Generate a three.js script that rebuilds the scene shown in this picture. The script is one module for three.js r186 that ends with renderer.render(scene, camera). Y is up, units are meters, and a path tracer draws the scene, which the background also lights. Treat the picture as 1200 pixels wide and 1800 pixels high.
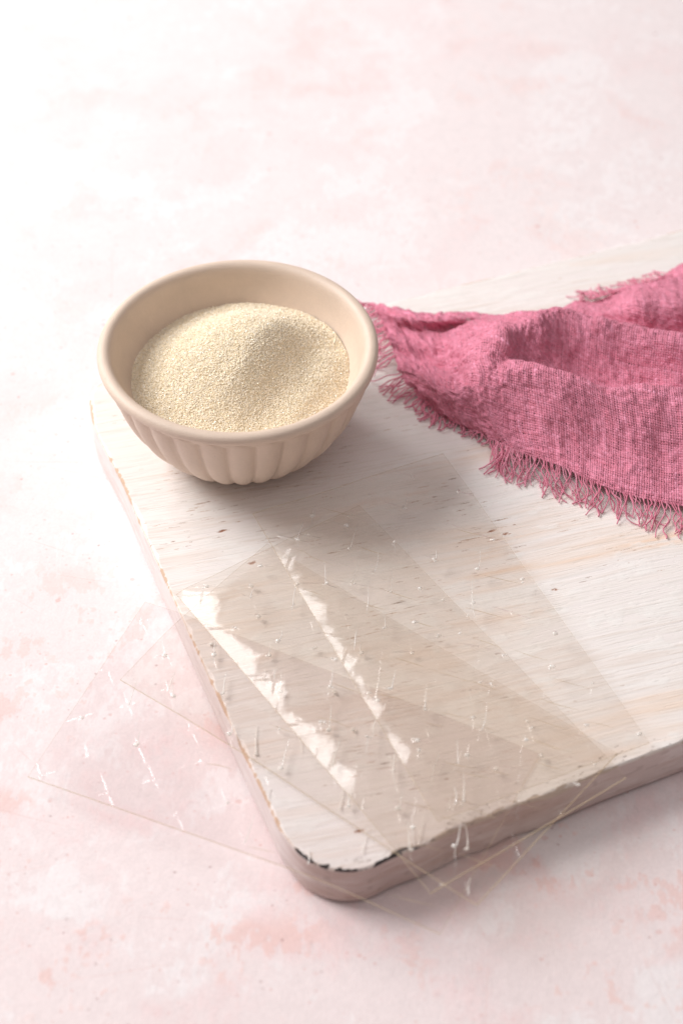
import * as THREE from 'three';
import { mergeGeometries } from 'three/addons/utils/BufferGeometryUtils.js';
import { RectAreaLightUniformsLib } from 'three/addons/lights/RectAreaLightUniformsLib.js';

// ---------- camera, light, exposure (metres) ----------
const scene = new THREE.Scene();
const camera = new THREE.PerspectiveCamera(28, 682 / 1024, 0.05, 20);
camera.position.set(0, 0.5374, 0.5194);
camera.rotation.set(-Math.PI / 4, 0, 0);
camera.focus = 0.715;
camera.userData.fStop = 8;
scene.add(camera);
const renderer = new THREE.WebGLRenderer({ antialias: true });
renderer.setSize(682, 1024);
renderer.toneMapping = THREE.LinearToneMapping;
renderer.toneMappingExposure = 1.17;
renderer.shadowMap.enabled = true;
RectAreaLightUniformsLib.init();
scene.background = new THREE.Color().setRGB(0.215, 0.19, 0.187);          // pale studio walls all round
function softbox(az, el, dist, w, h, intensity, color, tx = 0, tz = 0) {
  const l = new THREE.RectAreaLight(new THREE.Color().setRGB(...color), intensity, w, h);
  const a = az * Math.PI / 180, e = el * Math.PI / 180;
  l.position.set(tx + dist * Math.cos(e) * Math.cos(a), dist * Math.sin(e), tz + dist * Math.cos(e) * Math.sin(a));
  l.lookAt(tx, 0, tz); l.name = 'soft_area_light'; scene.add(l); return l;
}
softbox(200, 41, 1.7, 0.7, 0.77, 14.8, [1, 0.987, 0.978]);                 // large window-like source, left and a little behind

softbox(233, 30, 1.45, 0.28, 0.26, 21, [1, 0.985, 0.975]);                   // smaller one further round to the back, added for glints on the sheets
softbox(60, 84, 1.3, 1.0, 1.0, 0.85, [1, 0.985, 0.985]);                   // weak overhead fill, added in place of stronger ambient

// ---------- seeded randomness and noise ----------
let seed = 7;
const rnd = () => { seed = (seed + 0x6D2B79F5) | 0; let t = Math.imul(seed ^ (seed >>> 15), 1 | seed); t = (t + Math.imul(t ^ (t >>> 7), 61 | t)) ^ t; return ((t ^ (t >>> 14)) >>> 0) / 4294967296; };
const rr = (a, b) => a + (b - a) * rnd();
const LAT = new Float32Array(65536); for (let i = 0; i < 65536; i++) LAT[i] = rnd();
function vn(x, y) {
  const xi = Math.floor(x), yi = Math.floor(y); let fx = x - xi, fy = y - yi;
  fx = fx * fx * (3 - 2 * fx); fy = fy * fy * (3 - 2 * fy);
  const a = (xi & 255) | ((yi & 255) << 8), b = ((xi + 1) & 255) | ((yi & 255) << 8), c = (xi & 255) | (((yi + 1) & 255) << 8), d = ((xi + 1) & 255) | (((yi + 1) & 255) << 8);
  const p = LAT[a] + (LAT[b] - LAT[a]) * fx, q = LAT[c] + (LAT[d] - LAT[c]) * fx;
  return p + (q - p) * fy;
}
function fbm(x, y, o = 4) { let s = 0, a = 0.5, n = 0; for (let i = 0; i < o; i++) { s += a * vn(x, y); n += a; x = x * 2.03 + 17.3; y = y * 2.03 + 9.1; a *= 0.5; } return s / n; }
const sm = (a, b, x) => { const t = Math.min(1, Math.max(0, (x - a) / (b - a))); return t * t * (3 - 2 * t); };
const mix = (a, b, t) => a + (b - a) * t;
const toS = (c) => Math.round(255 * Math.min(1, Math.max(0, c <= 0.0031308 ? 12.92 * c : 1.055 * Math.pow(c, 1 / 2.4) - 0.055)));
const LUT = new Uint8Array(4097); for (let i = 0; i <= 4096; i++) LUT[i] = toS(i / 4096);
const s8 = (c) => LUT[Math.max(0, Math.min(4096, (c * 4096) | 0))];
function tex(data, w, h, srgb, wrap = THREE.RepeatWrapping) {
  const t = new THREE.DataTexture(data, w, h, THREE.RGBAFormat);
  t.magFilter = THREE.LinearFilter; t.minFilter = THREE.LinearMipmapLinearFilter; t.generateMipmaps = true;
  t.wrapS = t.wrapT = wrap; if (srgb) t.colorSpace = THREE.SRGBColorSpace; t.needsUpdate = true; return t;
}
const grey = (f, w, h) => { const d = new Uint8Array(w * h * 4); for (let i = 0; i < w * h; i++) { const v = Math.max(0, Math.min(255, f[i] * 255)); d[i * 4] = d[i * 4 + 1] = d[i * 4 + 2] = v; d[i * 4 + 3] = 255; } return d; };

// ---------- helpers for objects ----------
const CM = 0.01;
const taken = {};
function numbered(n) { const k = taken[n] = (taken[n] ?? -1) + 1; return k ? `${n}_${String(k).padStart(3, '0')}` : n; }
function tag(o, label, category, group, kind) { o.userData.label = label; if (category) o.userData.category = category; if (group) o.userData.group = group; if (kind) o.userData.kind = kind; return o; }
function part(name, geo, mat, parent) { const m = new THREE.Mesh(geo, mat); m.name = name; m.castShadow = m.receiveShadow = true; parent.add(m); return m; }
function thing(name, x, y, z) { const g = new THREE.Group(); g.name = numbered(name); g.position.set(x * CM, y * CM, z * CM); scene.add(g); return g; }
// grid of (nu+1) x (nv+1) points; f(u, v) gives [x, y, z, s, t] in cm, minus the origin o
function grid(nu, nv, f, o = [0, 0, 0]) {
  const P = new Float32Array((nu + 1) * (nv + 1) * 3), U = new Float32Array((nu + 1) * (nv + 1) * 2), I = [];
  let k = 0;
  for (let j = 0; j <= nv; j++) for (let i = 0; i <= nu; i++, k++) {
    const q = f(i / nu, j / nv, i, j);
    for (let c = 0; c < 3; c++) P[k * 3 + c] = (q[c] - o[c]) * CM;
    U[k * 2] = q[3] ?? i / nu; U[k * 2 + 1] = q[4] ?? j / nv;
    if (i < nu && j < nv) I.push(k, k + 1, k + nu + 1, k + 1, k + nu + 2, k + nu + 1);
  }
  const g = new THREE.BufferGeometry();
  g.setAttribute('position', new THREE.BufferAttribute(P, 3)); g.setAttribute('uv', new THREE.BufferAttribute(U, 2)); g.setIndex(I);
  g.computeVertexNormals(); return g;
}

// ---------- tabletop: pale pink plaster ----------
{
  const N = 2048, S = 64, d = new Uint8Array(N * N * 4), b = new Float32Array(N * N);
  for (let j = 0; j < N; j++) for (let i = 0; i < N; i++) {
    const x = i / N * S - 32, z = j / N * S - 42;
    const wx = x + 2.2 * (fbm(x * 0.35 + 5, z * 0.35, 3) - 0.5), wz = z + 2.2 * (fbm(x * 0.35 + 50, z * 0.35 + 31, 3) - 0.5);
    const big = fbm(wx * 0.16 + 3.1, wz * 0.2 + 8.4, 4), mid = fbm(wx * 0.55 + 40, wz * 0.6 + 70, 5), fine = 0.6 * fbm(x * 3.1, z * 3.3, 4) + 0.4 * fbm(x * 9 + 3, z * 3.6, 3), grain = vn(x * 17, z * 17);
    const front = sm(-6, 14, z);                                        // marks and pink fade to the back, part overexposure put into the colour
    let blotch = mix(0.4, 1, front) * sm(0.50, 0.74, big * 0.55 + mid * 0.45 + (fine - 0.5) * 0.3);
    const scr = fbm(x * 5.5 + wz * 0.8, z * 1.9 + 60, 3);
    const strong = sm(0.58, 0.70, mid + (fine - 0.5) * 0.75 + (scr - 0.5) * 0.35) * sm(0.42, 0.6, fbm(x * 0.3 + 9, z * 0.3 + 77, 3)) * mix(0.35, 1, front);
    const white = sm(0.52, 0.68, fbm(wx * 0.4 + 130, wz * 0.45 + 20, 4) + (fine - 0.5) * 0.5 + (scr - 0.5) * 0.3);
    let r = 0.845, g = mix(0.762, 0.738, front), bl = mix(0.764, 0.738, front);
    r = mix(r, 0.87, white * 0.7); g = mix(g, 0.825, white * 0.7); bl = mix(bl, 0.832, white * 0.7);
    r = mix(r, 0.83, blotch * 0.7); g = mix(g, 0.635, blotch * 0.7); bl = mix(bl, 0.635, blotch * 0.7);
    r = mix(r, 0.80, strong * 0.45); g = mix(g, 0.50, strong * 0.45); bl = mix(bl, 0.44, strong * 0.45);
    const k = 0.97 + 0.10 * (fine - 0.5) + 0.07 * (grain - 0.5) - 0.07 * sm(0.84, 0.95, vn(x * 11 + 5, z * 8)) * sm(0.45, 0.65, mid);
    const o = (j * N + i) * 4; d[o] = s8(r * k); d[o + 1] = s8(g * k); d[o + 2] = s8(bl * k); d[o + 3] = 255;
    b[j * N + i] = 0.5 + 0.5 * (fine - 0.5) + 0.35 * (mid - 0.5) + 0.18 * (grain - 0.5);
  }
  // pits, flecks and hairline scratches
  for (let n = 0; n < 5200; n++) {
    const cx = rnd() * N, cz = rnd() * N, a = rnd() < 0.93 ? rr(0.6, 1.6) : rr(1.6, 3.4), t = rr(0.1, 0.45), dark = rnd() < 0.2;
    for (let j = -4; j <= 4; j++) for (let i = -4; i <= 4; i++) {
      const w = sm(a + 0.7, a - 0.5, Math.hypot(i, j * 1.2) + rr(-0.4, 0.4)) * t; if (w <= 0) continue;
      const o = ((((cz + j) | 0) & (N - 1)) * N + (((cx + i) | 0) & (N - 1))); 
      d[o * 4] = mix(d[o * 4], dark ? 150 : 214, w); d[o * 4 + 1] = mix(d[o * 4 + 1], dark ? 118 : 165, w); d[o * 4 + 2] = mix(d[o * 4 + 2], dark ? 115 : 158, w); b[o] -= 0.35 * w;
    }
  }
  for (let n = 0; n < 420; n++) {
    let x = rnd() * N, y = rnd() * N; const a = rr(-0.5, 0.5) + (rnd() < 0.5 ? 1.2 : 0.2), L = rr(30, 190), t = rr(0.08, 0.3), up = rnd() < 0.6;
    for (let s = 0; s < L; s++) {
      x += Math.cos(a); y += Math.sin(a) + 0.1 * (vn(s * 0.05, n) - 0.5);
      const o = (((y | 0) & (N - 1)) * N + ((x | 0) & (N - 1))), w = t * Math.sin(Math.PI * s / L);
      for (let c = 0; c < 3; c++) d[o * 4 + c] = mix(d[o * 4 + c], up ? 246 : [214, 168, 160][c], w); b[o] += up ? 0.2 * w : -0.2 * w;
    }
  }
  const m = new THREE.MeshStandardMaterial({ map: tex(d, N, N, true, THREE.MirroredRepeatWrapping), bumpMap: tex(grey(b, N, N), N, N, false, THREE.MirroredRepeatWrapping), bumpScale: 0.00022, roughness: 0.72 });
  m.name = 'pink_plaster';
  const g = new THREE.BoxGeometry(1.5, 0.02, 1.5), uv = g.attributes.uv, p = g.attributes.position;
  for (let i = 0; i < p.count; i++) uv.setXY(i, (p.getX(i) * 100 + 32) / S, ((p.getZ(i) - 0.1) * 100 + 42) / S);
  const o = new THREE.Mesh(g, m); o.name = 'tabletop'; o.position.set(0, -0.01, -0.1); o.receiveShadow = o.castShadow = true; scene.add(o);
  tag(o, 'pale pink mottled plaster surface under the board and the bowl', null, null, 'structure');
}

// ---------- chopping board: local axes u (along the grain) and v (towards the viewer) ----------
const E1 = [0.9, -0.4359], E2 = [0.4359, 0.9];
const bw = (u, v) => [u * E1[0] + v * E2[0], u * E1[1] + v * E2[1]];
const TOP = 1.8;
const outline = (() => {
  const c = [[-4.9, -10.35], [-5.75, -9.95], [-6.07, -9.1], [-6.5, -4.5], [-7.02, 1.5], [-7.4, 6.5], [-7.66, 10.3], [-7.72, 12.0], [-7.45, 13.1], [-6.75, 13.86], [-5.9, 14.15],
    [-5.15, 14.1], [-3.95, 14.13], [-2.6, 14.03], [-1.6, 14.1], [-0.85, 14.03], [0.3, 14.16], [1.6, 14.1], [5.4, 14.16], [12, 14.2], [34, 14.3], [34, -8.3], [20, -8.75], [7.2, -9.75], [0, -10.2]];
  const out = [], n = c.length;
  for (let i = 0; i < n; i++) {
    const a = c[i], b = c[(i + 1) % n], L = Math.hypot(b[0] - a[0], b[1] - a[1]), k = Math.max(3, Math.ceil(L / 0.22));
    const p = c[(i - 1 + n) % n], q = c[(i + 2) % n];
    for (let s = 0; s < k; s++) {
      const t = s / k, t2 = t * t, t3 = t2 * t; const r = [0, 0];
      for (let d = 0; d < 2; d++) {
        const Lp = Math.hypot(a[0] - p[0], a[1] - p[1]), Lq = Math.hypot(q[0] - b[0], q[1] - b[1]);
        const m1 = L * ((b[d] - a[d]) / L * Lp + (a[d] - p[d]) / Lp * L) / (L + Lp), m2 = L * ((b[d] - a[d]) / L * Lq + (q[d] - b[d]) / Lq * L) / (L + Lq);
        r[d] = (2 * t3 - 3 * t2 + 1) * a[d] + (t3 - 2 * t2 + t) * m1 + (-2 * t3 + 3 * t2) * b[d] + (t3 - t2) * m2;
      }
      out.push(r);
    }
  }
  return out;
})();
{
  const n = outline.length, nor = outline.map((_, i) => { const a = outline[(i - 1 + n) % n], b = outline[(i + 1) % n], L = Math.hypot(b[0] - a[0], b[1] - a[1]); return [-(b[1] - a[1]) / L, (b[0] - a[0]) / L]; });
  // inwards must point to the middle (10, 2)
  nor.forEach((q, i) => { if (q[0] * (10 - outline[i][0]) + q[1] * (2 - outline[i][1]) < 0) { q[0] *= -1; q[1] *= -1; } });
  let arc = 0; const along = outline.map((p, i) => { if (i) arc += Math.hypot(p[0] - outline[i - 1][0], p[1] - outline[i - 1][1]); return arc; });
  const chip = along.map((s) => 0.035 + 0.1 * sm(0.45, 0.8, fbm(s * 1.3, 3, 4)));
  const rings = [];                                                     // [inset, y]
  const ring = (f) => rings.push(outline.map((p, i) => { const [ins, y] = f(i); return [p[0] + nor[i][0] * ins, p[1] + nor[i][1] * ins, y]; }));
  ring(() => [0.16, 0.0]); ring(() => [0.03, 0.1]); ring(() => [-0.02, 0.3]);
  for (let k = 1; k <= 5; k++) ring((i) => [-0.025 + 0.015 * (fbm(along[i] * 0.5, k * 0.9, 3) - 0.5) * 2, 0.3 + k * 0.24]);
  ring((i) => [0.0 - 0.02, TOP - chip[i] - 0.05]);
  ring((i) => [chip[i] * 0.35, TOP - chip[i] * 0.32]); ring((i) => [chip[i] + 0.02, TOP]);
  const O = [8, 0, 0];
  const ringGeo = (r0, r1) => {
    const P = [], U = [], I = [], K = n + 1;
    for (let r = r0; r <= r1; r++) for (let i = 0; i <= n; i++) {
      const q = rings[r][i % n], w = bw(q[0], q[1]);
      P.push((w[0] - O[0]) * CM, q[2] * CM, (w[1] - O[2]) * CM); U.push((i === n ? arc + 0.2 : along[i]) / 64, q[2] / 8);
    }
    for (let r = 0; r < r1 - r0; r++) for (let i = 0; i < n; i++) { const a = r * K + i; I.push(a, a + K, a + 1, a + 1, a + K, a + K + 1); }
    const g = new THREE.BufferGeometry(); g.setAttribute('position', new THREE.Float32BufferAttribute(P, 3)); g.setAttribute('uv', new THREE.Float32BufferAttribute(U, 2)); g.setIndex(I); g.computeVertexNormals(); return g;
  };
  // top: last two ring bands and the flat face
  const U0 = -8.5, V0 = -13, SPAN = 29;
  const topGeo = (() => {
    const r0 = rings.length - 3, P = [], U = [], I = [];
    for (let r = r0; r < rings.length; r++) for (let i = 0; i < n; i++) { const q = rings[r][i], w = bw(q[0], q[1]); P.push((w[0] - O[0]) * CM, q[2] * CM, (w[1] - O[2]) * CM); U.push((q[0] - U0) / SPAN, (q[1] - V0) / SPAN); }
    for (let r = 0; r < 2; r++) for (let i = 0; i < n; i++) { const a = r * n + i, b = r * n + (i + 1) % n; I.push(a, a + n, b, b, a + n, b + n); }
    const base = P.length / 3, last = rings[rings.length - 1];
    for (let i = 0; i < n; i++) { const q = last[i], w = bw(q[0], q[1]); P.push((w[0] - O[0]) * CM, q[2] * CM, (w[1] - O[2]) * CM); U.push((q[0] - U0) / SPAN, (q[1] - V0) / SPAN); }
    const tri = THREE.ShapeUtils.triangulateShape(last.map((q) => new THREE.Vector2(q[0], q[1])), []);
    for (const t of tri) {
      const [a, b, c] = t.map((k) => bw(last[k][0], last[k][1]));
      const up = (b[1] - a[1]) * (c[0] - a[0]) - (b[0] - a[0]) * (c[1] - a[1]) > 0;
      I.push(base + t[0], base + t[up ? 1 : 2], base + t[up ? 2 : 1]);
    }
    const g = new THREE.BufferGeometry(); g.setAttribute('position', new THREE.Float32BufferAttribute(P, 3)); g.setAttribute('uv', new THREE.Float32BufferAttribute(U, 2)); g.setIndex(I); g.computeVertexNormals(); return g;
  })();
  // whitewashed wood, grain along u
  const N = 2048, d = new Uint8Array(N * N * 4), b = new Float32Array(N * N), px = N / SPAN;
  const edge = outline.filter((p) => p[0] < 22);
  for (let j = 0; j < N; j++) for (let i = 0; i < N; i++) {
    const u = U0 + i / px, v0 = V0 + j / px, v = v0 - 0.19 * u + 0.7 * (fbm(u * 0.1, v0 * 0.3, 3) - 0.5);
    const streak = fbm(u * 0.32 + 4, v * 5.2, 4), fineS = fbm(u * 0.9, v * 19, 3), pore = vn(u * 3.2, v * 34), big = fbm(u * 0.12 + 20, v * 0.42 + 6, 4), fuzz = fbm(u * 2.3, v * 3.1, 4);
    let r = 0.845, g = 0.795, bl = 0.765;
    const bare = sm(0.5, 0.72, big * 0.55 + streak * 0.45 + (fineS - 0.5) * 0.3);
    const warm = sm(0.50, 0.70, fbm(u * 0.1 + 60, v * 0.5 + 44, 3)) * sm(-4, 3, v0) * sm(-1, 5, u) + 0.35 * sm(0.55, 0.7, fbm(u * 0.14 + 90, v * 0.7 + 14, 3));
    r = mix(r, 0.78, bare * 0.5); g = mix(g, 0.67, bare * 0.5); bl = mix(bl, 0.61, bare * 0.5);
    r = mix(r, 0.84, warm * 0.8 * streak); g = mix(g, 0.62, warm * 0.8 * streak); bl = mix(bl, 0.47, warm * 0.8 * streak);
    const thick = sm(0.52, 0.66, fuzz * 0.4 + fbm(u * 0.5 + 33, v * 2.2, 4) * 0.6);
    r = mix(r, 0.87, thick * 0.55); g = mix(g, 0.84, thick * 0.55); bl = mix(bl, 0.815, thick * 0.55);
    const k = 1 - 0.055 * sm(0.5, 0.8, fineS) - 0.08 * sm(0.72, 0.93, pore) * sm(0.45, 0.62, streak) * sm(0.45, 0.6, fuzz);
    r *= k; g *= k * (1 - 0.02 * (1 - k)); bl *= k * (1 - 0.25 * (1 - k));
    const o = (j * N + i) * 4; d[o] = s8(r); d[o + 1] = s8(g); d[o + 2] = s8(bl); d[o + 3] = 255;
    b[j * N + i] = 0.6 + 0.45 * (streak - 0.5) + 0.4 * (fineS - 0.5) - 0.2 * sm(0.78, 0.93, pore) + 0.2 * thick;
  }
  const dab = (x, y, w, col, dep) => { x |= 0; y |= 0; if (x < 0 || y < 0 || x >= N || y >= N) return; const o = y * N + x; for (let c = 0; c < 3; c++) d[o * 4 + c] = mix(d[o * 4 + c], col[c], w); b[o] -= dep * w; };
  const fleck = (u, v, L, wid, col, w) => { const lean = rr(0.13, 0.25); for (let s = 0; s < L * px; s++) { const f = Math.sin(Math.PI * s / (L * px)), h = wid * px * f * (0.5 + vn(s * 0.22, u * 31 + v * 57)); for (let t = -h; t <= h; t++) if (vn(s * 0.35 + u * 9, t * 0.6 + v * 13) > 0.28) dab((u - U0) * px + s - L * px / 2, (v - V0) * px + t + lean * s, w, col, 0.4); } };
  const BR = [[150, 104, 78], [126, 82, 58], [170, 128, 98], [96, 62, 46]];
  for (let n2 = 0; n2 < 2300; n2++) { const u = rr(-8, 20), v = rr(-11, 14.5); if (fbm(u * 0.3 + 11, v * 0.8 + 5, 3) < 0.55) continue; fleck(u, v, rr(0.05, 0.45), rr(0.005, 0.014), BR[(rnd() * 4) | 0], rr(0.12, 0.5)); }
  for (const [u, v, k] of [[4.2, 3.2, 16], [-4.7, -1.2, 10], [-5.3, -2.2, 14], [3.2, 0.3, 6], [-3.4, 11.9, 4], [5.5, 4.3, 5], [8.2, 2.3, 5], [-1.2, 5.2, 9], [-4.5, 10.5, 9]])
    for (let i = 0; i < k; i++) fleck(u + rr(-1.3, 1.3), v + rr(-0.45, 0.45), rr(0.12, 0.6), rr(0.007, 0.02), BR[(rnd() * 4) | 0], rr(0.25, 0.65));
  for (const [u, v] of [[4.35, 3.15], [4.75, 3.5], [-4.2, -1.0], [-3.9, 0.9], [5.0, 6.6], [-5.6, 12.8]]) for (let i = 0; i < 5; i++) fleck(u + rr(-0.1, 0.1), v + rr(-0.05, 0.05), rr(0.1, 0.3), 0.03, [140, 84, 58], 0.5);
  // worn arris: distance to the outline, then bare wood, and charcoal where the near corner is chipped
  const df = new Float32Array(N * N).fill(9), RD = 0.9, n3 = edge.length;
  for (let i = 0; i < n3; i++) {
    const p = edge[i], nx = edge[(i + 1) % n3]; if (Math.hypot(nx[0] - p[0], nx[1] - p[1]) > 0.5) continue;
    const x0 = ((p[0] - RD - U0) * px) | 0, x1 = ((p[0] + RD - U0) * px) | 0, y0 = ((p[1] - RD - V0) * px) | 0, y1 = ((p[1] + RD - V0) * px) | 0, ex = nx[0] - p[0], ey = nx[1] - p[1], ll = ex * ex + ey * ey;
    for (let y = Math.max(0, y0); y <= Math.min(N - 1, y1); y++) for (let x = Math.max(0, x0); x <= Math.min(N - 1, x1); x++) {
      const qx = x / px + U0 - p[0], qy = y / px + V0 - p[1], t = Math.max(0, Math.min(1, (qx * ex + qy * ey) / ll)), dd = Math.hypot(qx - ex * t, qy - ey * t); if (dd < df[y * N + x]) df[y * N + x] = dd;
    }
  }
  for (let y = 0; y < N; y++) for (let x = 0; x < N; x++) {
    const o = y * N + x, dd = df[o]; if (dd > RD) continue;
    const u = U0 + x / px, v = V0 + y / px, rag = fbm(u * 2.2, v * 6.5, 4), fleckN = vn(u * 9, v * 26), run = fbm(u * 0.9 + v * 0.9, 3, 3), near = sm(13, 13.7, v), left = sm(-5.4, -6, u) * (1 - near);
    const corner = Math.max(sm(1.5, 0.8, Math.hypot(u + 6.9, v - 13.3)) * sm(12.2, 12.9, v), sm(1.1, 0.5, Math.abs(u + 5.2)) * near);
    const wBare = near * 0.045 + left * 0.005 + 0.03, tb = wBare * sm(0.36, 0.62, run) * 2 * sm(0.25, 0.7, rag) + 0.25 * corner * sm(0.4, 0.75, rag);
    let w = sm(tb + 0.02, tb - 0.015, dd) * 0.75, col = near > 0.5 ? [186, 166, 148] : [196, 158, 126];
    const tk = 0.20 * corner * sm(0.3, 0.7, rag) * sm(0.2, 0.6, run); if (dd < tk) { w = 0.93; col = [32, 27, 26]; }
    else if (near > 0.3 && dd < 0.8 && fleckN > 0.80 + 0.17 * dd && rag > 0.5) { w = 0.6; col = [104, 86, 74]; }
    if (w <= 0) continue;
    for (let c = 0; c < 3; c++) d[o * 4 + c] = mix(d[o * 4 + c], col[c], w); b[o] -= 0.35 * w;
  }
  const topM = new THREE.MeshStandardMaterial({ map: tex(d, N, N, true, THREE.ClampToEdgeWrapping), bumpMap: tex(grey(b, N, N), N, N, false, THREE.ClampToEdgeWrapping), bumpScale: 0.0003, roughness: 0.62 });
  topM.name = 'whitewashed_wood';
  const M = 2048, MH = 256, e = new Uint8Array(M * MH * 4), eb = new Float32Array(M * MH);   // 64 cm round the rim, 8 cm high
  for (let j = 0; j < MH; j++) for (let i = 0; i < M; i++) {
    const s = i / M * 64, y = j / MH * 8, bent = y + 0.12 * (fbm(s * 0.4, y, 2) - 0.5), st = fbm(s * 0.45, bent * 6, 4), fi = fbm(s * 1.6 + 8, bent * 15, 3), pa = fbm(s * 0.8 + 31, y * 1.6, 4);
    const litTone = Math.max(sm(25.5, 22, s), 0.55 * sm(31, 40, s));                                        // browner front coloured darker for its shade, left side paler for its light
    let r = mix(0.56, 0.80, litTone), g = mix(0.44, 0.72, litTone), bl = mix(0.405, 0.70, litTone); const w = sm(0.42, 0.66, pa + (fi - 0.5) * 0.6);
    r = mix(r, mix(0.68, 0.85, litTone), w * 0.55); g = mix(g, mix(0.59, 0.80, litTone), w * 0.55); bl = mix(bl, mix(0.565, 0.785, litTone), w * 0.55);
    const br = sm(0.5, 0.64, st + (fi - 0.5) * 0.4) * mix(0.42, 0.15, litTone); r = mix(r, 0.46, br); g = mix(g, 0.30, br); bl = mix(bl, 0.24, br);
    const nick = sm(0.8, 0.9, vn(s * 3.1, y * 7)) * mix(0.3, 0.1, litTone); r = mix(r, 0.25, nick); g = mix(g, 0.18, nick); bl = mix(bl, 0.15, nick);
    const dk = sm(0.14, 0.02, y + 0.08 * (fi - 0.5)) * mix(0.85, 0.2, litTone); r = mix(r, 0.2, dk); g = mix(g, 0.14, dk); bl = mix(bl, 0.12, dk);
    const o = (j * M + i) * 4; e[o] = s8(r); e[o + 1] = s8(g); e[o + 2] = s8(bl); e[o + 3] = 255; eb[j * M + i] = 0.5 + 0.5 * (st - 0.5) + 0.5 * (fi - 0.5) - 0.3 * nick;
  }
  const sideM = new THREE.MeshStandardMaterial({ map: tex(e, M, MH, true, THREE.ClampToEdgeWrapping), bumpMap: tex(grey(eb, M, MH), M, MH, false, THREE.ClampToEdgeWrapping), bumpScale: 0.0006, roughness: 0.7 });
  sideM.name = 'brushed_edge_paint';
  const g = thing('chopping_board', ...O);
  tag(g, 'whitewashed wooden board with worn rounded corners under the bowl and the clear sheets', 'chopping board');
  part('painted_face', topGeo, topM, g);
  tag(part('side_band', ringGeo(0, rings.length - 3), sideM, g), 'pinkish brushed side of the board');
}

// ---------- bowl ----------
const BX = -3.68, BZ = -4.0;
{
  const prof = [[0, 0.03], [1.2, 0.03], [2.2, 0.0], [2.5, 0.05], [2.74, 0.18], [3.02, 0.42], [3.33, 0.75], [3.65, 1.15], [3.94, 1.6], [4.19, 2.1], [4.39, 2.6], [4.56, 3.1], [4.69, 3.6], [4.745, 3.88], [4.76, 3.98],
    [4.80, 4.02], [4.88, 4.05], [4.96, 4.12], [4.99, 4.22], [4.975, 4.34], [4.90, 4.43], [4.77, 4.475], [4.66, 4.46], [4.56, 4.39], [4.48, 4.26],
    [4.39, 4.0], [4.26, 3.6], [4.08, 3.2], [3.8, 2.7], [3.4, 2.1], [2.8, 1.4], [2.0, 0.8], [1.0, 0.55], [0, 0.5]];
  const dense = [], kind = [];
  const cv = new THREE.CatmullRomCurve3(prof.map(([r, y]) => new THREE.Vector3(r, y, 0)), false, 'centripetal');
  const K = 5; for (let i = 0; i < (prof.length - 1) * K + 1; i++) { const p = cv.getPoint(i / ((prof.length - 1) * K)); dense.push([Math.max(0, p.x), p.y]); kind.push(i / K); }
  const NT = 416, NF = 29;
  const full = grid(NT, dense.length - 1, (a, _, i, j) => {
    const th = a * Math.PI * 2; let [r, y] = dense[j]; const k = kind[j];
    if (k >= 2 && k < 14) {
      const lobe = Math.abs(Math.cos(th * NF / 2)), arch = y + 0.2 * (1 - lobe);           // each flute ends in a small arch below the rim
      const w = sm(0.0, 0.16, y) * sm(4.04, 3.86, arch);
      r += w * 0.215 * (Math.pow(lobe, 0.6) - 0.78) * mix(0.75, 1, sm(0.3, 2, y));
    }
    r *= 1 + 0.004 * Math.sin(th * 2 + 1) + 0.002 * Math.sin(th * 3 + y);
    return [r * Math.cos(th), y + 0.015 * Math.sin(th * 2 + 0.5) * y / 4.5, -r * Math.sin(th), a * 30, j * 0.1];
  });
  // seam normals
  const nr = full.attributes.normal; for (let j = 0; j < dense.length; j++) { const a = j * (NT + 1), b = a + NT, v = new THREE.Vector3(nr.getX(a) + nr.getX(b), nr.getY(a) + nr.getY(b), nr.getZ(a) + nr.getZ(b)).normalize(); nr.setXYZ(a, v.x, v.y, v.z); nr.setXYZ(b, v.x, v.y, v.z); }
  const slice = (j0, j1) => {
    const g = new THREE.BufferGeometry(), W = NT + 1;
    for (const [n, s] of [['position', 3], ['normal', 3], ['uv', 2]]) g.setAttribute(n, new THREE.BufferAttribute(full.attributes[n].array.slice(j0 * W * s, (j1 + 1) * W * s), s));
    const I = []; for (let j = 0; j < j1 - j0; j++) for (let i = 0; i < NT; i++) { const k = j * W + i; I.push(k, k + 1, k + W, k + 1, k + W + 1, k + W); } g.setIndex(I); return g;
  };
  const N = 512, d = new Uint8Array(N * N * 4), b = new Float32Array(N * N);
  for (let j = 0; j < N; j++) for (let i = 0; i < N; i++) {
    const x = i / N * 5, y = j / N * 5, f = fbm(x * 1.2, y * 1.2, 4), s = vn(x * 15, y * 15) * 0.65 + vn(x * 40, y * 40) * 0.35, dot = sm(0.80, 0.9, s);
    const k = 0.97 + 0.14 * (f - 0.5) + 0.05 * (s - 0.5) - 0.13 * dot, o = (j * N + i) * 4;
    d[o] = s8(0.73 * k); d[o + 1] = s8(0.585 * k); d[o + 2] = s8(0.475 * k); d[o + 3] = 255; b[j * N + i] = 0.6 + 0.25 * (s - 0.5) - 0.3 * dot;
  }
  const map = tex(d, N, N, true, THREE.MirroredRepeatWrapping), bm = tex(grey(b, N, N), N, N, false, THREE.MirroredRepeatWrapping);
  for (const t of [map, bm]) t.repeat.set(0.2, 0.2);
  const m = new THREE.MeshPhysicalMaterial({ map, bumpMap: bm, bumpScale: 0.00018, roughness: 0.52 }); m.name = 'beige_stoneware';
  const g = thing('bowl', BX, TOP, BZ);
  tag(g, 'small beige stoneware bowl with fluted outside and thick rounded rim', 'bowl');
  part('fluted_wall', slice(0, 15 * K), m, g); part('rim', slice(15 * K, 24 * K), m, g); part('inner_wall', slice(24 * K, dense.length - 1), m, g);
}

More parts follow.
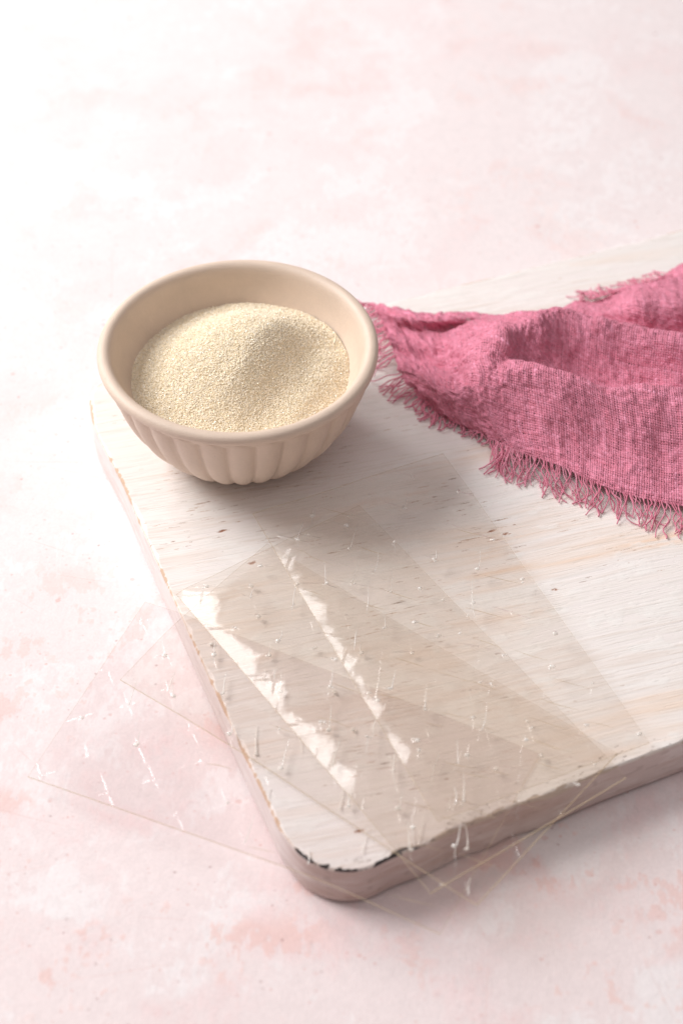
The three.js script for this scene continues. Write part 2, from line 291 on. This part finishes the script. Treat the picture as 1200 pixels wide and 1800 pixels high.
// ---------- granules in the bowl ----------
function heapY(x, z) {                                                   // cm above the board, x and z from the bowl's axis
  const r = Math.hypot(x, z), q = (x - 0.95) * 0.86 + (z + 0.55) * 0.5, along = -(x - 0.95) * 0.5 + (z + 0.55) * 0.86;
  let h = 2.74 + 1.64 * Math.exp(-Math.pow(Math.hypot((x - 0.7) * 0.88, z + 0.75) / 2.6, 2)) + 0.25 * sm(4, 1, r);
  const sp = q > 3 ? q : Math.log(1 + Math.exp(q * 11)) / 11;
  h -= 0.55 * sp * (1 - sm(0.8, 2.4, q) * 0.8) * sm(3.4, 0.6, Math.abs(along - 0.5));
  h += 0.12 * (fbm(x * 1.1 + 4, z * 1.1 + 9, 3) - 0.5) + 0.05 * (fbm(x * 3.5, z * 3.5 + 5, 2) - 0.5);
  return Math.max(h, 2.35 + 0.03 * r);
}
{
  const N = 512, d = new Uint8Array(N * N * 4), b = new Float32Array(N * N);
  for (let i = 0; i < N * N; i++) { const x = (i % N) / N * 9, y = ((i / N) | 0) / N * 9, s = vn(x * 14, y * 14), k = 0.9 + 0.12 * s; d[i * 4] = s8(0.97 * k); d[i * 4 + 1] = s8(0.87 * k); d[i * 4 + 2] = s8(0.655 * k); d[i * 4 + 3] = 255; b[i] = s; }
  const bed = new THREE.MeshStandardMaterial({ map: tex(d, N, N, true), bumpMap: tex(grey(b, N, N), N, N, false), bumpScale: 0.0005, roughness: 0.6 }); bed.name = 'granule_bed';
  const RM = 4.03;
  const geo = grid(160, 40, (a, t) => { const r = t * RM, x = r * Math.cos(a * 6.28318531), z = -r * Math.sin(a * 6.28318531); return [x, heapY(x, z) - 0.03, z, x / 9 + 0.5, z / 9 + 0.5]; });
  const g = thing('granule_heap', BX, TOP, BZ);
  tag(g, 'heap of pale golden granulated crystals filling the beige bowl', 'granules', null, 'stuff');
  part('heap', geo, bed, g).userData.kind = 'stuff';
  const cg = new THREE.IcosahedronGeometry(0.5 * CM, 0), p = cg.attributes.position;
  const jit = {}; for (let i = 0; i < p.count; i++) { const key = p.getX(i).toFixed(5) + p.getY(i).toFixed(5) + p.getZ(i).toFixed(5); const s = jit[key] ??= rr(0.72, 1.15); p.setXYZ(i, p.getX(i) * s * 1.15, p.getY(i) * s * 0.85, p.getZ(i) * s); }
  cg.computeVertexNormals();
  const dull = new THREE.MeshPhysicalMaterial({ color: 0xffffff, roughness: 0.5, ior: 1.45, sheen: 0.2 }); dull.name = 'cloudy_crystal';
  const shiny = new THREE.MeshPhysicalMaterial({ color: 0xffffff, roughness: 0.12, ior: 1.6 }); shiny.name = 'glinting_crystal';
  for (const [gm, COUNT] of [[dull, 48000], [shiny, 9000]]) {
  const inst = new THREE.InstancedMesh(cg, gm, COUNT); inst.name = gm === dull ? 'cloudy_crystals' : 'glinting_crystals'; inst.userData.kind = 'stuff'; inst.castShadow = inst.receiveShadow = true;
  const M4 = new THREE.Matrix4(), q = new THREE.Quaternion(), eu = new THREE.Euler(), c = new THREE.Color();
  for (let i = 0; i < COUNT; i++) {
    const r = Math.sqrt(rnd()) * 3.99, a = rnd() * 6.28318, x = r * Math.cos(a), z = r * Math.sin(a), s = gm === shiny ? rr(0.04, 0.08) : rr(0.03, 0.062);
    q.setFromEuler(eu.set(rr(0, 6), rr(0, 6), rr(0, 6)));
    M4.compose(new THREE.Vector3(x * CM, (heapY(x, z) + rr(-0.03, 0.004) + (rnd() < 0.04 ? 0.022 : 0)) * CM, z * CM), q, new THREE.Vector3(s * rr(0.8, 1.3), s, s)); inst.setMatrixAt(i, M4);
    const k = rr(0.95, 1.012), pale = rnd(); inst.setColorAt(i, c.setRGB(0.985 * k, mix(0.855, 0.91, pale) * k, mix(0.635, 0.775, pale) * k));
  }
  g.add(inst);
  }
}

// ---------- cloth ----------
const CG = [                                                             // eight bands from the left end; each from the near edge over the folds to the back edge [x, y, z] cm
  [[2.91, 1.90, -6.08], [2.48, 2.20, -6.61], [2.16, 2.40, -7.20], [1.97, 2.30, -8.22], [1.80, 2.50, -8.86], [1.62, 2.30, -9.85], [1.38, 2.40, -10.49], [1.13, 2.00, -11.51]],
  [[4.04, 1.95, -4.81], [3.91, 2.60, -4.82], [3.89, 3.30, -4.98], [3.74, 2.20, -7.43], [3.68, 2.35, -8.43], [3.54, 2.25, -9.50], [3.30, 2.80, -9.52], [3.14, 2.10, -10.89]],
  [[5.58, 2.10, -3.50], [5.24, 2.70, -3.99], [5.12, 3.60, -4.71], [5.26, 4.00, -5.68], [5.45, 4.05, -7.02], [5.28, 2.70, -9.44], [5.18, 2.60, -9.94], [5.14, 2.20, -10.70]],
  [[6.34, 2.30, -2.67], [6.04, 2.90, -3.62], [6.26, 4.20, -4.9], [6.6, 3.55, -6.3], [6.94, 4.30, -7.61], [7.20, 3.40, -9.14], [7.53, 2.80, -10.11], [7.75, 2.10, -11.14]],
  [[7.93, 2.30, -1.83], [7.98, 2.90, -3.00], [8.02, 4.25, -4.7], [8.15, 2.95, -6.2], [8.29, 4.20, -8.41], [8.58, 3.20, -9.90], [9.13, 2.60, -10.60], [9.61, 2.00, -11.72]],
  [[9.79, 2.20, -0.67], [9.98, 2.90, -2.25], [10.08, 4.1, -4.2], [10.25, 2.7, -5.7], [10.43, 3.90, -8.00], [10.75, 2.80, -8.90], [10.85, 3.30, -9.77], [11.51, 2.00, -12.69]],
  [[12.17, 2.10, 0.01], [12.29, 2.90, -1.80], [12.47, 4.0, -4.2], [12.65, 2.65, -5.6], [12.83, 3.80, -7.32], [13.17, 2.70, -8.70], [13.15, 3.50, -9.87], [13.82, 2.00, -13.94]],
  [[14.98, 2.00, 0.34], [15.12, 2.80, -1.46], [15.38, 3.70, -4.13], [15.6, 2.10, -5.5], [15.83, 3.60, -7.12], [16.19, 2.70, -8.69], [16.27, 3.30, -9.85], [17.24, 2.00, -15.29]],
];
const cr = (a, b, c, d, t) => 0.5 * (2 * b + (c - a) * t + (2 * a - 5 * b + 4 * c - d) * t * t + (3 * b - a - 3 * c + d) * t * t * t);
function clothAt(s, t) {                                                  // s 0..7 along, t 0..7 across
  const i = Math.min(6, Math.floor(s)), j = Math.min(6, Math.floor(t)), fs = s - i, ft = t - j, C = (k) => Math.max(0, Math.min(7, k)), out = [0, 0, 0];
  for (let c = 0; c < 3; c++) { const row = []; for (let a = -1; a <= 2; a++) { const R = CG[C(i + a)]; row.push(cr(R[C(j - 1)][c], R[j][c], R[C(j + 1)][c], R[C(j + 2)][c], ft)); } out[c] = cr(...row, fs); }
  return out;
}
{
  const NS = 330, NTT = 300, pts = [], ss = new Float32Array((NS + 1) * (NTT + 1)), tt = new Float32Array((NS + 1) * (NTT + 1)), W = NS + 1;
  for (let j = 0; j <= NTT; j++) for (let i = 0; i <= NS; i++) pts.push(clothAt(i / NS * 7, j / NTT * 7));
  const D = (a, b) => Math.hypot(pts[a][0] - pts[b][0], pts[a][1] - pts[b][1], pts[a][2] - pts[b][2]);
  for (let j = 0; j <= NTT; j++) for (let i = 1; i <= NS; i++) ss[j * W + i] = ss[j * W + i - 1] + D(j * W + i, j * W + i - 1);
  for (let i = 0; i <= NS; i++) for (let j = 1; j <= NTT; j++) tt[j * W + i] = tt[(j - 1) * W + i] + D(j * W + i, (j - 1) * W + i);
  // a woven sheet keeps its width: spread the average lengths, part way
  const am = new Float32Array(W); for (let i = 0; i <= NS; i++) { for (let j = 0; j <= NTT; j++) am[i] += ss[j * W + i]; am[i] /= NTT + 1; }
  const O = [8, TOP, -6], base = grid(NS, NTT, (a, b, i, j) => pts[j * W + i]);
  const n = base.attributes.normal, TILE = 5.7;
  const geo = grid(NS, NTT, (a, b, i, j) => {
    const k = j * W + i, p = pts[k], u = mix(ss[k], am[i], 0.6), v = tt[k];
    const s7 = a * 7, bunch = sm(3.4, 0.6, s7);
    // crinkled gauze: puckers run across the cloth, stronger where it is bunched
    let w = (fbm(u * 2.0 + 7, v * 1.5 + 3, 3) - 0.5) * mix(0.12, 0.24, bunch) + (fbm(u * 5.2, v * 6.1 + 30, 3) - 0.5) * mix(0.13, 0.2, bunch) + bunch * 0.07 * Math.sin(v * 5.5 + 3 * fbm(u * 0.8, v * 0.7, 2) * 3.1);
    const soft = (fbm(u * 0.55 + 2, v * 0.5 + 8, 2) - 0.5) * 0.75 * sm(0, 1.2, v) * sm(1.0, 2.5, s7);
    w += soft; const q = [p[0] + n.getX(k) * w, p[1] + n.getY(k) * w, p[2] + n.getZ(k) * w];
    q[1] = Math.max(q[1], TOP + 0.045 + 0.02 * fbm(u * 4, v * 4, 2));
    return [...q, u / TILE, v / TILE];
  }, O);
  const N = 1024, TH = 64, d = new Uint8Array(N * N * 4), al = new Float32Array(N * N), b = new Float32Array(N * N), per = N / TH;
  const wv = [0, 1].map(() => Array.from({ length: TH }, () => ({ w: rr(0.37, 0.48), off: rr(-0.1, 0.1), tone: rr(0.94, 1.06), ph: rr(0, 99) })));
  const yarn = (k, c, at) => { const y = wv[k][((c % TH) + TH) % TH], slub = sm(0.72, 0.95, vn(at * 0.16 + y.ph, y.ph * 3)); return { w: y.w * (0.86 + 0.3 * vn(at * 0.55 + y.ph, 5)) + 0.2 * slub, off: y.off + 0.22 * (vn(at * 0.4 + y.ph, 11) - 0.5), tone: y.tone + 0.1 * slub + 0.12 * (vn(at * 0.2 + y.ph, y.ph) - 0.5) }; };
  for (let j = 0; j < N; j++) for (let i = 0; i < N; i++) {
    const x = i / per, y = j / per; let top = 0, tone = 0;
    for (let k = 0; k < 2; k++) {
      const across = k ? y : x, at = k ? x : y;
      for (let c = Math.floor(across) - 1; c <= Math.floor(across) + 1; c++) {
        const q = yarn(k, c, at), dd = Math.abs(across - c - 0.5 - q.off) / q.w; if (dd >= 1) continue;
        const over = Math.cos(Math.PI * (at - 0.5 + c + k)), hgt = Math.sqrt(1 - dd * dd) * 0.55 + 0.22 * over + 0.28, tw = 0.9 + 0.2 * vn((at * 2.2 + across * 1.6) * 2, q.off * 99 + c);
        if (hgt > top) { top = hgt; tone = q.tone * tw; }
      }
    }
    const o = j * N + i, kk = tone || 0.8; d[o * 4] = s8(0.715 * kk); d[o * 4 + 1] = s8(0.246 * kk * kk); d[o * 4 + 2] = s8(0.342 * kk * kk); d[o * 4 + 3] = 255; al[o] = top > 0 ? 1 : 0; b[o] = top;
  }
  const fab = new THREE.MeshPhysicalMaterial({ map: tex(d, N, N, true), alphaMap: tex(grey(al, N, N), N, N, false), alphaTest: 0.5, bumpMap: tex(grey(b, N, N), N, N, false), bumpScale: 0.0006, roughness: 0.95, specularIntensity: 0.3, sheen: 0.35, sheenColor: new THREE.Color().setRGB(0.9, 0.5, 0.6), sheenRoughness: 0.6, side: THREE.DoubleSide });
  fab.name = 'pink_gauze';
  const g = thing('cloth', ...O);
  tag(g, 'crumpled dusty pink gauze cloth with frayed edges lying on the board', 'cloth');
  part('woven_panel', geo, fab, g);
  // frayed threads
  const mats = [[0.72, 0.25, 0.345], [0.76, 0.31, 0.41], [0.66, 0.2, 0.29]].map((c) => { const m = new THREE.MeshStandardMaterial({ color: new THREE.Color().setRGB(...c), roughness: 0.9, side: THREE.DoubleSide }); m.name = 'pink_yarn'; return m; });
  const LOW = TOP + 0.03;
  function thread(p, dir, L, pull, lift = 0) {
    const q = [], side = [-dir[1], dir[0]], ph = rr(0, 6), am2 = rr(0.02, 0.09), fr = rr(4, 10), bend = rr(-0.35, 0.35), cu = rr(-0.3, 0.3) * (rnd() < 0.4 ? 1 : 0.2);
    const y0 = Math.max(p[1], LOW + 0.01);
    for (let k = 0; k <= 11; k++) {
      const f = k / 11, a = f * L, lat = am2 * Math.sin(ph + a * fr) * sm(0, 0.2, f) + bend * a * f + pull * f * f + cu * Math.sin(3.4 * f * f);
      const y = Math.max(LOW + 0.012 + 0.03 * Math.abs(Math.sin(ph * 3 + a * 4)), mix(y0, LOW, Math.pow(f, 0.75)) + lift * Math.sin(Math.PI * f));
      q.push(new THREE.Vector3((p[0] + dir[0] * a + side[0] * lat - O[0]) * CM, (y - O[1]) * CM, (p[2] + dir[1] * a + side[1] * lat - O[2]) * CM));
    }
    part('fringe_thread', new THREE.TubeGeometry(new THREE.CatmullRomCurve3(q), 22, rr(0.018, 0.028) * CM, 5), mats[(rnd() * 3) | 0], g);
  }
  const nrm = (x, z) => { const l = Math.hypot(x, z); return [x / l, z / l]; };
  for (let k = 0; k < 168; k++) {                                          // near edge
    const s = 0.1 + k / 167 * 6.2 + rr(-0.02, 0.02), p = clothAt(s, 0.07), c = rnd() < 0.5 ? 0.5 : 0.78, cl = (Math.floor(s / c) + 0.5) * c - s;
    const dir = s < 2 ? nrm(-0.45 + 0.1 * s, 1) : nrm(mix(-0.12, 0.08, sm(2, 4.5, s)), 1);
    const L = s < 0.9 ? rr(0.5, 0.95) : s < 1.97 ? rr(0.18, 0.4) : rr(0.85, 1.4) * (0.8 + 0.35 * vn(s * 3, 2));
    thread(p, [dir[0] + rr(-0.08, 0.08), dir[1]], L, cl * 0.85 + rr(-0.12, 0.12), rr(0, 0.12));
  }
  for (let k = 0; k < 74; k++) {                                           // left end
    const t = rr(0, 7), p = clothAt(0.02, t), dir = nrm(-1, mix(0.55, -0.05, t / 7) + rr(-0.25, 0.25));
    thread(p, dir, rr(0.5, 1.15), rr(-0.2, 0.2), rr(0, 0.2));
  }
  for (let k = 0; k < 56; k++) {                                           // back edge
    const s = rr(3.8, 6.4), p = clothAt(s, 6.72), dir = nrm(-0.45 + rr(-0.2, 0.2), -1);
    thread(p, dir, rr(0.6, 1.1), rr(-0.15, 0.15), rr(0, 0.15));
  }
}

// ---------- clear leaf sheets ----------
{
  const LEN = 14.7, WID = 7.5, NU = 1.225, NV = 1.07;                       // half diagonals of the drying-net diamonds
  const nets = [];
  function netMap(seedOffset) {
    const knots = []; nets.push(knots);
    const W = 2048, H = 1024, b = new Float32Array(W * H), px = W / LEN, py = H / WID;
    for (let j = 0; j < H; j++) for (let i = 0; i < W; i++) { const u = i / px, v = j / py; b[j * W + i] = 0.30 + 0.24 * (fbm(u * 1.4 + seedOffset, v * 1.4, 3) - 0.5) + 0.05 * (fbm(u * 5 + 9, v * 5 + seedOffset, 2) - 0.5); }
    const blob = (u, v, rad, h, sx = 1, sy = 1) => { const R = rad * 2; for (let j = ((v - R) * py) | 0; j < (v + R) * py; j++) for (let i = ((u - R) * px) | 0; i < (u + R) * px; i++) { if (i < 0 || j < 0 || i >= W || j >= H) continue; const q = (((i / px - u) / sx) ** 2 + ((j / py - v) / sy) ** 2) / (rad * rad); if (q < 4) b[j * W + i] += h * Math.exp(-q * 1.6); } };
    for (let a = -1; a <= LEN / NU + 1; a++) for (let c = -1; c <= WID / NV + 1; c++) {
      if ((a + c) & 1) continue;
      const u = a * NU + rr(-0.2, 0.2) + 0.4, v = c * NV + rr(-0.2, 0.2) + 0.35;
      if (rnd() < 0.9) { knots.push([u / LEN, v / WID]); blob(u, v, rr(0.065, 0.11), rr(0.35, 0.65), rr(0.7, 1.4), 1); blob(u + rr(-0.09, 0.09), v + rr(-0.07, 0.07), 0.045, rr(-0.2, 0.4)); blob(u + rr(-0.12, 0.12), v + rr(-0.07, 0.07), 0.035, rr(0, 0.4)); }
      for (const sy of [1, -1]) for (const dirn of [1, -1]) {               // ridges leave each knot and fade out
        const r1 = rr(0.2, 1) < 0.75 ? rr(0.3, 0.9) : rr(0.9, 1.5), L = Math.hypot(NU, NV), h = rr(0.12, 0.42), w = rr(0.035, 0.06); if (rnd() < 0.25) continue;
        for (let s = 0.14; s < r1; s += 0.012) { const f = s / r1; blob(u + dirn * NU / L * s + 0.02 * vn(s * 4, a + c * 7), v + sy * dirn * NV / L * s + 0.02 * vn(s * 4, a + 50 + c * 7), w * (1.1 - 0.6 * f), h * 0.16 * Math.min(1, (1 - f) * 2)); }
      }
    }
    return tex(grey(b, W, H), W, H, false, THREE.ClampToEdgeWrapping);
  }
  const maps = [netMap(3), netMap(71)];
  const film = (k, bump, rough = 0.19, tone = [0.966, 0.949, 0.93]) => { const m = new THREE.MeshPhysicalMaterial({ color: new THREE.Color().setRGB(...tone), transmission: 1, thickness: 0, ior: 1.5, roughness: rough, specularIntensity: 0.62, bumpMap: maps[k], bumpScale: bump, side: THREE.DoubleSide }); m.name = 'clear_gelatine'; return m; };
  const films = [film(0, 0.0012), film(1, 0.0012)], faint = film(1, 0.0004, 0.15, [0.958, 0.938, 0.937]);
  const rimM = new THREE.MeshPhysicalMaterial({ color: new THREE.Color().setRGB(0.80, 0.68, 0.5), roughness: 0.2, transmission: 0.45, thickness: 0 }); rimM.name = 'amber_cut_edge';
  const knotGlintM = new THREE.MeshPhysicalMaterial({ color: new THREE.Color().setRGB(0.98, 0.96, 0.93), transmission: 0.5, thickness: 0, ior: 1.45, roughness: 0.3, clearcoat: 1, clearcoatRoughness: 0.1 }); knotGlintM.name = 'knot_glint_white';  // white put into the colour for glints on the knots and streaks
  const sp = (d, w) => d / w > 20 ? d : w * Math.log(1 + Math.exp(d / w));
  function support(x, z, kl, kf) {                                          // the board, and what the sheets do past its edges
    const u = x * E1[0] + z * E1[1], v = x * E2[0] + z * E2[1], left = -7.35 - 0.042 * (v - 6), dl = left - u, df = v - 14.1;
    return TOP + 0.05 - kl * sp(dl, 0.25) - kf * sp(df, 0.25);
  }
  function sheet(label, mat, o, dir, wid, lift, kl, kf, shape, flip, rims) {
    const a = [dir[0] / Math.hypot(...dir), dir[1] / Math.hypot(...dir)], b = [a[1], -a[0]];   // b points from the lower-left long edge inwards
    const at = (u, v) => {
      const x = o[0] + a[0] * u + b[0] * v, z = o[1] + a[1] * u + b[1] * v;
      return [x, Math.max(0.03, support(x, z, kl, kf) + lift + shape(u, v)), z];
    };
    const M = at(LEN / 2, wid / 2), O = [M[0], at(LEN / 2, wid / 2)[1], M[2]];
    const g = thing('gelatine_sheet', ...O); tag(g, label, 'gelatine sheet');
    const geo = grid(210, 110, (p, q) => [...at(p * LEN, q * wid), flip & 1 ? 1 - p : p, flip & 2 ? 1 - q : q], O);
    part('film', geo, mat, g);
    for (const [p0, p1, rad] of [[[0, 0], [1, 0], rims[0]], [[1, 0], [1, 1], rims[1]], [[1, 1], [0, 1], rims[2]], [[0, 1], [0, 0], rims[3]]]) {
      const q = []; for (let k = 0; k <= 60; k++) { const f = k / 60, w = at(mix(p0[0], p1[0], f) * LEN, mix(p0[1], p1[1], f) * wid); q.push(new THREE.Vector3((w[0] - O[0]) * CM, (w[1] - O[1]) * CM, (w[2] - O[2]) * CM)); }
      part('cut_edge', new THREE.TubeGeometry(new THREE.CatmullRomCurve3(q), 120, rad * CM, 5), rimM, g);
    }
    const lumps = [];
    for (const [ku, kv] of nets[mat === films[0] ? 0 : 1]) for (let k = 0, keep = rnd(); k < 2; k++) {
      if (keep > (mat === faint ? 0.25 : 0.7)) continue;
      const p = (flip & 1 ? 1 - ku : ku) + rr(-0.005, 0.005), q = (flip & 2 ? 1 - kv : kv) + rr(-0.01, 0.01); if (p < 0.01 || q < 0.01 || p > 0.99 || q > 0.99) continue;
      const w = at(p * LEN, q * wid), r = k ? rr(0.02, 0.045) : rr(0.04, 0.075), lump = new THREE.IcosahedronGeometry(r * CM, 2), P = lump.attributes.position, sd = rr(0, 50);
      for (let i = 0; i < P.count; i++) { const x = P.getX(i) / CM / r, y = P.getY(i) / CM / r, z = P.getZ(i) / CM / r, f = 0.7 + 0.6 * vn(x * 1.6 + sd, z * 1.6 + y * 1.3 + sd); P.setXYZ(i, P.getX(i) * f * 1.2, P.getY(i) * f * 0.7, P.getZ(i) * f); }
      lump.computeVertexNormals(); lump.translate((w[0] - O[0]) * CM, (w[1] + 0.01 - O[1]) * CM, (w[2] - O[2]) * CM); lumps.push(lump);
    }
    // white strands from the knots with reflected glints put into their colour, and fine amber strands of the drying net across them
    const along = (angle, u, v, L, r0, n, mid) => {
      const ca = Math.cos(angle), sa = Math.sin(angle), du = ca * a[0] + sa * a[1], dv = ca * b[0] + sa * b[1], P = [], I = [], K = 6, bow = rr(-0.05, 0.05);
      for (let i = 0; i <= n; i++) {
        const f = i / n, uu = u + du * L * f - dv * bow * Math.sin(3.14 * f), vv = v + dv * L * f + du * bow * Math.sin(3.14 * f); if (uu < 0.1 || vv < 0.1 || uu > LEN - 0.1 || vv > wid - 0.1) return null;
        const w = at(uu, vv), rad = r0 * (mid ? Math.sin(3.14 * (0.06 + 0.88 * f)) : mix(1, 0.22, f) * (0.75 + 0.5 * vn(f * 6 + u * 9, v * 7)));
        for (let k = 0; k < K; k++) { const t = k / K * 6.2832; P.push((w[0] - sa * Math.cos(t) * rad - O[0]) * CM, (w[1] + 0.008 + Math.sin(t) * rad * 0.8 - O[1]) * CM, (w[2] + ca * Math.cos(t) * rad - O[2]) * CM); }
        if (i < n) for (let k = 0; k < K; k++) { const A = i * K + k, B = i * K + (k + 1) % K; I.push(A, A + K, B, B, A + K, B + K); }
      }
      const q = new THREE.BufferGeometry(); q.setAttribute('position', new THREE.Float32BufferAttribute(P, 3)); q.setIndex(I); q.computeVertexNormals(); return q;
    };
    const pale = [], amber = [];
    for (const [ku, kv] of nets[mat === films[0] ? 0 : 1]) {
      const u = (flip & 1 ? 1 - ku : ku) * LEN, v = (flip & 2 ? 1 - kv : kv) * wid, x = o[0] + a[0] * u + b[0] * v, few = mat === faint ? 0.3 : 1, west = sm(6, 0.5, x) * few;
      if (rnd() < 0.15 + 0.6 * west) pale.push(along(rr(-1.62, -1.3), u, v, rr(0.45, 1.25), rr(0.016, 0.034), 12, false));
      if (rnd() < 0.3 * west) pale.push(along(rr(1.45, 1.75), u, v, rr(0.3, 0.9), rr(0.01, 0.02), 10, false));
      if (rnd() < (west > 0.5 ? 0.2 : 0.75) * few) amber.push(along(rr(0.25, 0.45), u + rr(-0.4, 0.4), v + rr(-0.4, 0.4), rr(0.7, 1.7), rr(0.006, 0.011), 10, true));
    }
    for (const [list, nm, m] of [[pale, 'glint_streaks', knotGlintM], [amber, 'net_strands', rimM]]) { const ok = list.filter(Boolean); if (ok.length) part(nm, mergeGeometries(ok), m, g).userData.kind = 'stuff'; }
    part('knots', mergeGeometries(lumps), knotGlintM, g).userData.kind = 'stuff';
    return g;
  }
  const wavy = (k, amp = 0.12) => (u, v) => amp * (fbm(u * 0.35 + k, v * 0.4 + k * 2.3, 3) - 0.3);
  // the rolled long edge: rises from the cut edge with a steady slope, in scallops pulled up between the knots, then sinks back
  const curl = (k, slope, w0, w1, per, ph, u0, u1, fall) => {
    const wv = wavy(k);
    return (u, v) => {
      const uu = u + 0.5 * (vn(u * 0.9 + k, k) - 0.5) + 0.45 * v * (vn(u * 1.7 + k * 3, 4) - 0.3), n = Math.floor(uu / per + ph), f = uu / per + ph - n, q = 0.72 + 0.2 * vn(n * 5.3 + k, 8), saw = f < q ? Math.pow(f / q, 1.4) : (1 - f) / (1 - q);
      const w = (w0 + w1 * saw * (0.55 + 0.9 * vn(n * 3.7 + k, 2)) + 0.3 * (fbm(u * 1.8 + k, 6, 4) - 0.5)) * sm(u0 - 0.8, u0 + 0.5, u) * sm(u1 + 1, u1 - 0.4, u);
      const e = 0.16, up = slope * (v - e * Math.log(1 + Math.exp((v - w) / e))) * (0.92 + 0.16 * vn(u * 1.1, k + 3)), past = Math.max(0, v - w);
      return wv(u, v) + Math.max(0, up) * Math.exp(-Math.pow(past / fall, 2));
    };
  };
  sheet('clear gelatine sheet reaching down to the pink table at the lower left', faint, [-10.15, 10.95], [11.9, 6.1], 7.5, 0.0, 0.19, 0.05, wavy(1, 0.03), 0, [0.012, 0.006, 0.002, 0.003]);
  sheet('clear gelatine sheet laid crosswise over the lowest one, its corner past the near board corner', films[1], [-7.35, 7.6], [10.95, 8.95], 7.5, 0.14, 0.185, -0.02, wavy(5, 0.1), 1, [0.012, 0.015, 0.002, 0.004]);
  sheet('clear gelatine sheet with a broad bright rolled edge along its left side', films[0], [-5.64, 4.33], [8.33, 12.16], 7.6, 0.30, 0.1, 0.06, curl(9, 0.5, 0.5, 0.35, 2.3, 0.1, 0.3, 10.2, 1.1), 2, [0.008, 0.018, 0.003, 0.004]);
  sheet('topmost clear gelatine sheet, nearest the bowl, with a narrow bright rolled edge', films[1], [-3.13, 0.63], [5.53, 12.16], 7.5, 0.46, 0.1, 0.05, curl(13, 0.5, 0.36, 0.22, 2.35, 0.6, 1.0, 12.2, 1.0), 3, [0.007, 0.008, 0.003, 0.007]);
}

renderer.render(scene, camera);
